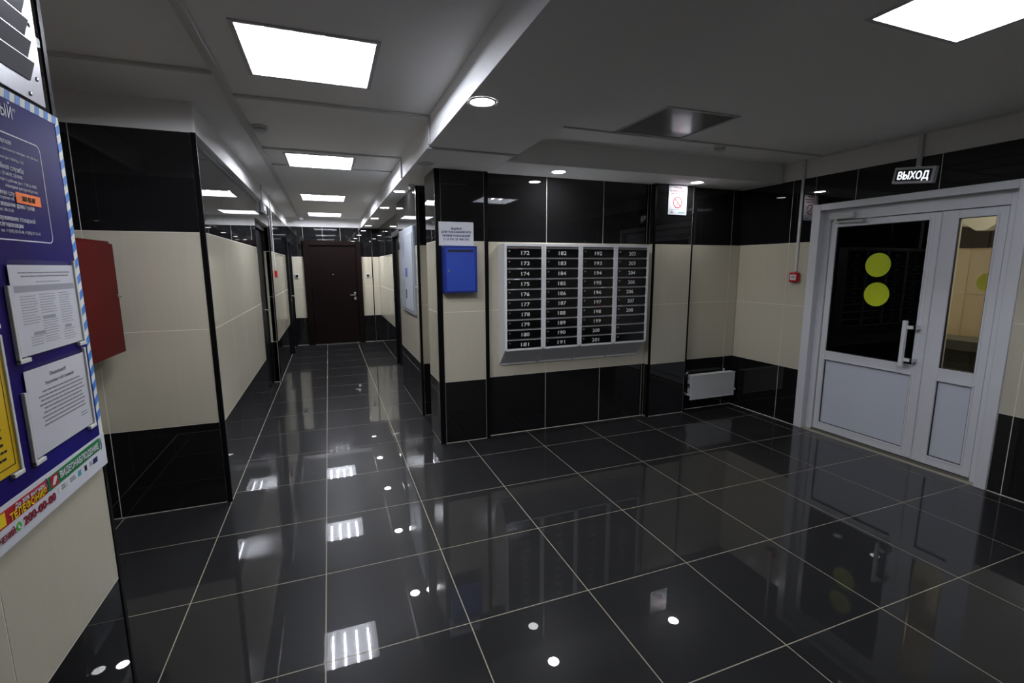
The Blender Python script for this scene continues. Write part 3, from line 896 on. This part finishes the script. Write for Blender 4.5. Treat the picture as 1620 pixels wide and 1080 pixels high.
# =================================================================== MAILBOXES
MY0, MY1 = 1.462, YM - .001
def mailbox_cabinet(x0, x1, first, label):
    t = thing('mailbox_cabinet', ((x0 + x1) / 2, MY1, .67), label, 'mailboxes', 'mailbox cabinets on the back wall')
    zb, zt = .825, 1.768
    e = .021
    for a, b in ((x0, x0 + e), (x1 - e, x1)):
        MB().prism([(MY0, zb + .008), (MY0, zt), (MY1, zt), (MY1, .675), (MY0 + .012, zb - .006)], 'x', a, b).build('side', 'mailbox_grey', t)
    MB().box(x0 + e, x1 - e, MY0, MY1, zt - .022, zt).build('top', 'mailbox_grey', t)
    MB().prism([(x0 + .012, zb), (x1 - .012, zb), (x1 - .002, zb + .012), (x1 - e, zb + .017), (x0 + e, zb + .017), (x0 + .002, zb + .012)], 'y', MY0, MY0 + .016).build('bottom_edge', 'mailbox_grey', t)
    MB().prism([(MY0 + .015, zb), (MY1 - .002, .690), (MY1 - .002, .683), (MY0 + .015, zb - .008)], 'x', x0 + e, x1 - e).build('hopper', 'mailbox_hopper', t)
    MB().box(x0 + .012, x1 - .004, MY1 - .012, MY1, .672, .686).build('wall_flange', 'mailbox_grey', t)
    MB().box(x0 + e, x1 - e, MY1 - .02, MY1, zb, zt - .022).build('back', 'mailbox_hopper', t)
    lo, hi = zb + .018, zt - .024
    p = (hi - lo) / 10
    for k in range(10):
        z1 = hi - k * p
        z0 = z1 - p
        MB().prism([(MY0 + .020, z1 - .001), (MY0 + .024, z1 - .001), (MY0 + .012, z0 + .070), (MY0 + .008, z0 + .070)], 'x', x0 + e + .001, x1 - e - .001).build('flap', 'mailbox_flap', t)
        d = MB().box(x0 + e + .0015, x1 - e - .0015, MY0 + .004, MY0 + .012, z0 + .001, z0 + p * .79).build('mailbox_door', 'mailbox_black', t)
        MB().cyl((x0 + e + .024, MY0 + .004, z0 + p * .55), (x0 + e + .024, MY0 - .004, z0 + p * .55), .0075, 12).build('lock', 'chrome', d)
        n = first + k
        if n <= 208:
            dx = -.004 + (.012 if first < 180 else 0) - (.012 if n in (206, 208) else 0) + random.uniform(-.003, .003)
            text('number', str(n), .034, ((x0 + x1) / 2 + dx, MY0 + .0036, z0 + p * .20), FACE_NY, 'number_white', d, bold=.0007, fit=.076)
    return t
xs = [1.527, 1.902, 2.275, 2.651, 3.028]
for k, lab in enumerate(('leftmost black-doored mailbox cabinet, nearest the blue drop box', 'second mailbox cabinet from the blue drop box, left of the middle', 'third mailbox cabinet from the blue drop box, right of the middle', 'rightmost mailbox cabinet, its three lowest doors without numbers')):
    mailbox_cabinet(xs[k] + .0012, xs[k + 1] - .0012, 172 + 10 * k, lab)
# leaflets caught in the slots
P = (1.768 - .024 - .825 - .018) / 10
def leaflet(x0, x1, row, m, label, dz=0.0):
    zt = 1.744 - row * P - .012 + dz
    o = MB().prism([(MY0 + .002, zt - .004), (MY0 + .006, zt), (MY0 + .007, zt), (MY0 + .003, zt - .004)], 'x', x0, x1).build('leaflet', m)
    tag(o, label, 'leaflet', 'leaflets in mailbox slots')
leaflet(1.66, 1.72, 0, 'call_red', 'red leaflet in the topmost slot of the leftmost mailbox cabinet')
leaflet(2.49, 2.53, 6, 'call_red', 'red leaflet halfway down the third mailbox cabinet')
leaflet(2.80, 2.84, 3, 'print_red', 'small red leaflet in an upper slot of the rightmost mailbox cabinet')
leaflet(2.50, 2.53, 4, 'paper', 'white paper corner in the third mailbox cabinet above the red leaflet')
leaflet(1.65, 1.69, 2, 'paper', 'uppermost white paper edge in the leftmost mailbox cabinet')
leaflet(1.62, 1.67, 3, 'paper', 'middle one of three white paper edges in the leftmost mailbox cabinet')
leaflet(1.59, 1.63, 4, 'paper', 'lowest of three white paper edges in the leftmost mailbox cabinet')
leaflet(2.70, 2.74, 6, 'paper', 'white paper edge in the rightmost mailbox cabinet above its last numbered door')

# =================================================================== PILLAR SIGN, RADIATOR, RIGHT WALL
ns = thing('no_smoking_sign', (3.40, YP2, 2.08), 'white no-smoking sign with red crossed circle on the narrow column', 'sign')
y1 = YP2 - .004
MB().box(3.296, 3.522, y1 - .003, y1, 2.078, 2.364).build('plate', 'sign_white', ns)
yy = y1 - .0036
cx, cz, R = 3.408, 2.197, .056
MB().lathe((cx, yy + .0003, cz), (0, -1, 0), [(R - .009, 0), (R - .009, .0005), (R, .0005), (R, 0)], 40).build('ring', 'print_red', ns)
MB().prism([(-R * .98, -.0042), (R * .98, -.0042), (R * .98, .0042), (-R * .98, .0042)], 'y', 0, .0005).xform(Matrix.Translation((cx, yy - .0004, cz)) @ Matrix.Rotation(math.radians(45), 4, 'Y')).build('slash', 'print_red', ns)
MB().prism([(-.030, -.0035), (.018, -.0035), (.018, .0035), (-.030, .0035)], 'y', 0, .0004).xform(Matrix.Translation((cx - .004, yy, cz - .014)) @ Matrix.Rotation(math.radians(-40), 4, 'Y')).build('cigarette', 'print_grey', ns)
for s, zz, f in (('КУРЕНИЕ', 2.330, .10), ('В ПОМЕЩЕНИЯХ', 2.301, .185), ('ЗАПРЕЩЕНО', 2.272, .165)):
    text('lettering', s, .015, (cx, yy, zz), FACE_NY, 'print_crimson', ns, bold=.0006, fit=f)
MB().box(3.308, 3.512, yy, yy + .0003, 2.126, 2.129).build('rule', 'print_teal', ns)
MB().box(3.318, 3.365, yy, yy + .0003, 2.092, 2.098).box(3.332, 3.350, yy, yy + .0003, 2.101, 2.116).build('partner_logo', 'print_grey', ns)
MB().box(3.42, 3.50, yy, yy + .0003, 2.096, 2.104).build('partner_name', 'print_teal', ns)

rd = thing('radiator', (3.96, 1.56, .14), 'small white panel radiator in the corner below the beige tiles', 'radiator')
MB().box(3.662, 4.272, 1.500, 1.512, .150, .402).build('front_panel', 'radiator_white', rd, bevel=.003)
MB().box(3.662, 4.272, 1.497, 1.515, .140, .152).box(3.662, 4.272, 1.497, 1.515, .400, .409).build('panel_lip', 'radiator_white', rd, bevel=.002)
MB().box(3.690, 4.285, 1.572, 1.584, .165, .405).build('rear_panel', 'radiator_white', rd, bevel=.003)
MB().box(3.680, 4.280, 1.514, 1.572, .398, .404).build('top_grille', 'radiator_white', rd)
for k in range(20):
    MB().box(3.70 + k * .029, 3.703 + k * .029, 1.512, 1.572, .17, .396).build('fin', 'radiator_white', rd)
mb = MB().tube([(3.70, 1.60, .42), (3.668, 1.60, .41), (3.660, 1.60, .38), (3.660, 1.60, .21), (3.672, 1.59, .185), (3.70, 1.54, .178)], .009, 10)
mb.build('pipe', 'radiator_white', rd, smooth=True)
MB().cyl((3.665, 1.545, .30), (3.648, 1.545, .30), .016, 14).cyl((3.69, 1.585, .365), (3.664, 1.585, .365), .014, 12).build('valve_cap', 'rubber_black', rd)
MB().cyl((4.272, 1.54, .195), (4.312, 1.54, .195), .009, 12).cyl((4.305, 1.54, .195), (4.318, 1.54, .195), .016, 14).build('bleed_plug', 'radiator_white', rd)
MB().box(3.72, 3.75, 1.584, YM, .2, .38).build('bracket', 'radiator_white', rd)
MB().box(4.18, 4.21, 1.584, YM, .2, .38).build('bracket', 'radiator_white', rd)
for k, xx in enumerate((4.205,)):
    MB().cyl((xx, 1.60, .40), (xx, 1.60, .43), .008, 10).build('riser_stub', 'radiator_white', rd)

# call points, conduits, exit signs
def call_point(axis, c, sgn, a, z, label):
    w, h = .047, .046
    if axis == 'x':
        t = thing('fire_call_point', (c, a, z), label, 'call point', 'red fire call points')
        f = lambda d0, d1, a0, a1, z0, z1: MB().box(c + sgn * d0, c + sgn * d1, a + a0, a + a1, z + z0, z + z1)
    f(0.001, .035, -w, w, -h, h).build('box', 'call_red', t, bevel=.006, seg=2)
    f(.035, .037, -.032, .032, -.026, .026).build('window', 'sign_white', t)
    f(.037, .0378, -.022, .022, -.004, .002).build('marking', 'print_red', t)
    f(.037, .0378, -.022, .022, .008, .014).build('marking', 'print_grey', t)
    return t
call_point('x', XR, -1, .918, 1.457, 'red fire call point on the wall left of the exit door')
call_point('x', XL, 1, 5.05, 1.48, 'small red fire call point far along the left corridor wall')
def bar(name, x0, x1, y0, y1, z0, z1, label, cat, group=None):
    o = MB().box(x0, x1, y0, y1, z0, z1).build(name, 'trunking_plastic', bevel=.0015)
    return tag(o, label, cat, group)
TG = 'white cable trunking'
bar('cable_trunking', XR - .014, XR - .001, .905, .931, 1.511, ZC - .001, 'white cable trunking running down to the fire call point by the exit door', 'cable trunking', TG)
bar('cable_trunking', XR - .022, XR - .001, -.05, -.02, 2.300, ZC - .001, 'short white cable trunking above the glowing exit sign by the door', 'cable trunking', TG)
bar('cable_trunking', XL + .001, XL + .014, 5.025, 5.05, 1.534, ZC - .001, 'thin white cable trunking down the left corridor wall to the red call point', 'cable trunking', TG)
bar('cable_trunking', XL + .001, XL + .014, 4.12, 4.14, 2.335, ZC - .001, 'short cable trunking above the small exit sign in the corridor', 'cable trunking', TG)
bar('cable_trunking', -.385, -.345, YF + .05, 7.9, ZC - .020, ZC - .001, 'long cable trunking along the corridor ceiling left of the lamps', 'cable trunking', TG)
bar('cable_trunking', -.344, .782, .825, .850, ZC - .014, ZC - .001, 'cable trunking across the corridor ceiling just past the nearest lamp', 'cable trunking', TG)
bar('cable_trunking', .768, .7825, .825, .850, ZTOP - .006, ZC - .0145, 'short upright cable trunking on the beam side nearest the viewer', 'cable trunking', TG)
bar('cable_trunking', .783, 1.43, .900, .925, ZTOP - .016, ZTOP - .006, 'cable trunking across the underside of the beam', 'cable trunking', TG)
bar('cable_trunking', -.344, .782, 2.105, 2.130, ZC - .014, ZC - .001, 'cable trunking across the corridor ceiling just before the second lamp', 'cable trunking', TG)
bar('cable_trunking', .768, .7825, 2.105, 2.130, ZTOP - .006, ZC - .0145, 'short upright cable trunking on the beam side before the second lamp', 'cable trunking', TG)
bar('cable_trunking', .400, .782, 2.790, 2.812, ZC - .012, ZC - .001, 'short cable trunking on the ceiling right of the second lamp', 'cable trunking', TG)
bar('cable_trunking', -.344, -.210, 2.790, 2.812, ZC - .012, ZC - .001, 'short cable trunking on the ceiling left of the second lamp', 'cable trunking', TG)
bar('cable_trunking', XREC + .01, -.386, .500, .525, ZC - .016, ZC - .001, 'cable trunking on the dim ceiling above the recess', 'cable trunking', TG)
bar('cable_trunking', 1.431, XR - .023, .742, .764, ZC - .010, ZC - .001, 'cable trunking across the lobby ceiling beside the unlit lamp', 'cable trunking', TG)
bar('cable_trunking', XR - .016, XR - .001, -2.5, .78, ZC - .012, ZC - .001, 'cable trunking along the ceiling edge above the exit door', 'cable trunking', TG)

def exit_sign(name, m, w, h, d, label, glow_text):
    """sign built around its own origin (face towards local +z, reading along local +x), then placed by matrix m."""
    loc = m.translation
    t = thing(name, loc, label, 'exit sign')
    MB().box(-w / 2, w / 2, -h / 2, h / 2, -d, 0).xform(m).build('case', 'lamp_frame', t, bevel=.004)
    MB().box(-w / 2 + .018, w / 2 - .018, -h / 2 + .018, h / 2 - .018, 0, .001).xform(m).build('face', 'slot_dark', t)
    b3 = m.to_3x3()
    p = m @ Vector((0, -h * .235, .0016))
    text('lettering', glow_text, h * .47, p, b3, 'exit_glow', t, bold=.0022, fit=w * .75)
    return t
b4 = FACE_NX.to_4x4()
m = Matrix.Translation((XR - .045, -.022, 2.244)) @ b4 @ Matrix.Rotation(math.radians(-7.0), 4, 'Z')
exit_sign('exit_sign', m, .280, .120, .043, 'glowing white exit sign hanging crooked above the white door', 'ВЫХОД')
m = Matrix.Translation((XL + .035, 4.13, 2.275)) @ FACE_PX.to_4x4()
exit_sign('exit_sign', m, .30, .12, .033, 'small lit exit sign above the dark door in the left corridor wall', 'ВЫХОД')

# smoke detectors
def detector(x, y, z, r, label):
    t = thing('smoke_detector', (x, y, z), label, 'smoke detector', 'round smoke detectors')
    MB().lathe((x, y, z), (0, 0, -1), [(0, 0), (r, 0), (r, .012), (r * .9, .016), (0, .016)], 24).build('base', 'white_plastic', t, smooth=True)
    MB().lathe((x, y, z), (0, 0, -1), [(r * .82, .016), (r * .80, .032), (r * .55, .042), (0, .044)], 24).build('chamber', 'white_plastic', t, smooth=True)
    MB().lathe((x, y, z), (0, 0, -1), [(r * .84, .019), (r * .84, .025)], 24).build('vent_slot', 'print_grey', t)
    return t
detector(-.285, 1.48, ZC - .001, .05, 'round white smoke detector on the corridor ceiling past the nearest lamp')
detector(3.205, .815, ZC - .001, .05, 'round smoke detector on the lobby ceiling right of the unlit lamp')
detector(-.33, 7.80, ZC - .021, .05, 'tiny smoke detector on the ceiling at the far corridor end')
t = thing('ceiling_camera', (.915, 2.42, ZTOP - .006), 'tiny white dome sensor under the beam before the black niche', 'sensor')
MB().lathe((.915, 2.42, ZTOP - .006), (0, 0, -1), [(0, 0), (.035, 0), (.035, .012), (.02, .016), (0, .016)], 18).build('base', 'white_plastic', t)
MB().lathe((.905, 2.42, ZTOP - .02), (0, 0, -1), [(.024, 0), (.024, .02), (.014, .034), (0, .038)], 18).build('eye', 'white_plastic', t, smooth=True)

# electric meter cabinet on the right corridor wall
ec = thing('electric_cabinet', (XP, 3.1, 1.06), 'grey-white electric meter cabinet on the right corridor wall', 'electric cabinet')
MB().box(.935, XP - .001, 2.60, 3.56, 1.062, 1.996).build('body', 'panel_grey', ec, bevel=.003)
da = MB().box(.925, .935, 2.625, 3.13, 1.10, 1.93).build('door', 'panel_light', ec, bevel=.002)
dbb = MB().box(.927, .935, 3.15, 3.53, 1.10, 1.93).build('door', 'panel_grey', ec, bevel=.002)
MB().box(.9235, .925, 2.97, 3.04, 1.46, 1.56).build('sticker', 'label_blue', da)
MB().box(.9235, .925, 3.07, 3.12, 1.46, 1.56).build('sticker', 'label_blue', da)
MB().box(.9235, .9255, 3.05, 3.11, 1.22, 1.32).build('latch', 'rubber_black', da)
MB().box(.9255, .927, 3.22, 3.42, 1.40, 1.66).build('meter_window', 'panel_light', dbb)
# small latch on the niche edge
o = MB().box(.945, XP - .004, 2.478, 2.492, 1.345, 1.395).cyl((.945, 2.485, 1.37), (.928, 2.485, 1.37), .008, 10).build('niche_latch', 'chrome')
tag(o, 'tiny metal latch on the black edge of the niche', 'latch')

# doorbells beside the end door
for x, lab in ((-.486, 'small dark doorbell left of the brown end door'), (.876, 'small dark doorbell right of the brown end door')):
    t = thing('doorbell', (x, YE, 1.40), lab, 'doorbell', 'doorbells beside the end door')
    MB().box(x - .035, x + .035, YE - .018, YE - .001, 1.36, 1.44).build('case', 'white_plastic', t, bevel=.003)
    MB().box(x - .024, x + .024, YE - .022, YE - .018, 1.375, 1.43).build('button', 'rubber_black', t)

# =================================================================== VESTIBULE CONTENTS
pg = thing('glass_screen', (5.8, 0, 0), 'clear glass screen with a yellow disc seen through the narrow door pane', 'glass screen')
MB().box(5.80, 5.808, -1.6, .90, .04, 2.2).build('pane', 'clear_glass', pg)
MB().box(5.78, 5.83, .90, .95, 0, 2.25).box(5.78, 5.83, -1.65, -1.60, 0, 2.25).box(5.78, 5.83, -1.6, .90, 2.2, 2.25).box(5.78, 5.83, -1.6, .90, 0, .04).build('frame', 'door_pvc', pg)
MB().lathe((5.799, .115, 1.409), (-1, 0, 0), [(0, 0), (.085, 0), (.085, .0012), (0, .0012)], 40).build('yellow_disc', 'yellow_disc', pg)
gb = thing('grey_counter', (6.6, .2, 0), 'grey boxy counter with a lighter ledge in the vestibule', 'counter')
MB().box(6.45, 6.85, -1.5, 1.2, 0, .66).build('body', 'vestibule_grey', gb)
MB().box(6.40, 6.88, -1.5, 1.22, .66, .765).build('ledge', 'vestibule_ledge', gb)
wb = thing('wall_box', (6.7, .62, 2.1), 'pale angular box up in the vestibule behind the narrow pane', 'box')
MB().prism([(.42, 2.20), (.80, 2.20), (.80, 2.05), (.64, 1.93), (.56, 1.93), (.42, 2.03)], 'x', 6.6, 6.75).build('case', 'white_plastic', wb)
MB().box(6.62, 6.72, .55, .62, 2.20, 2.60).build('stem', 'white_plastic', wb)

flush_texts()
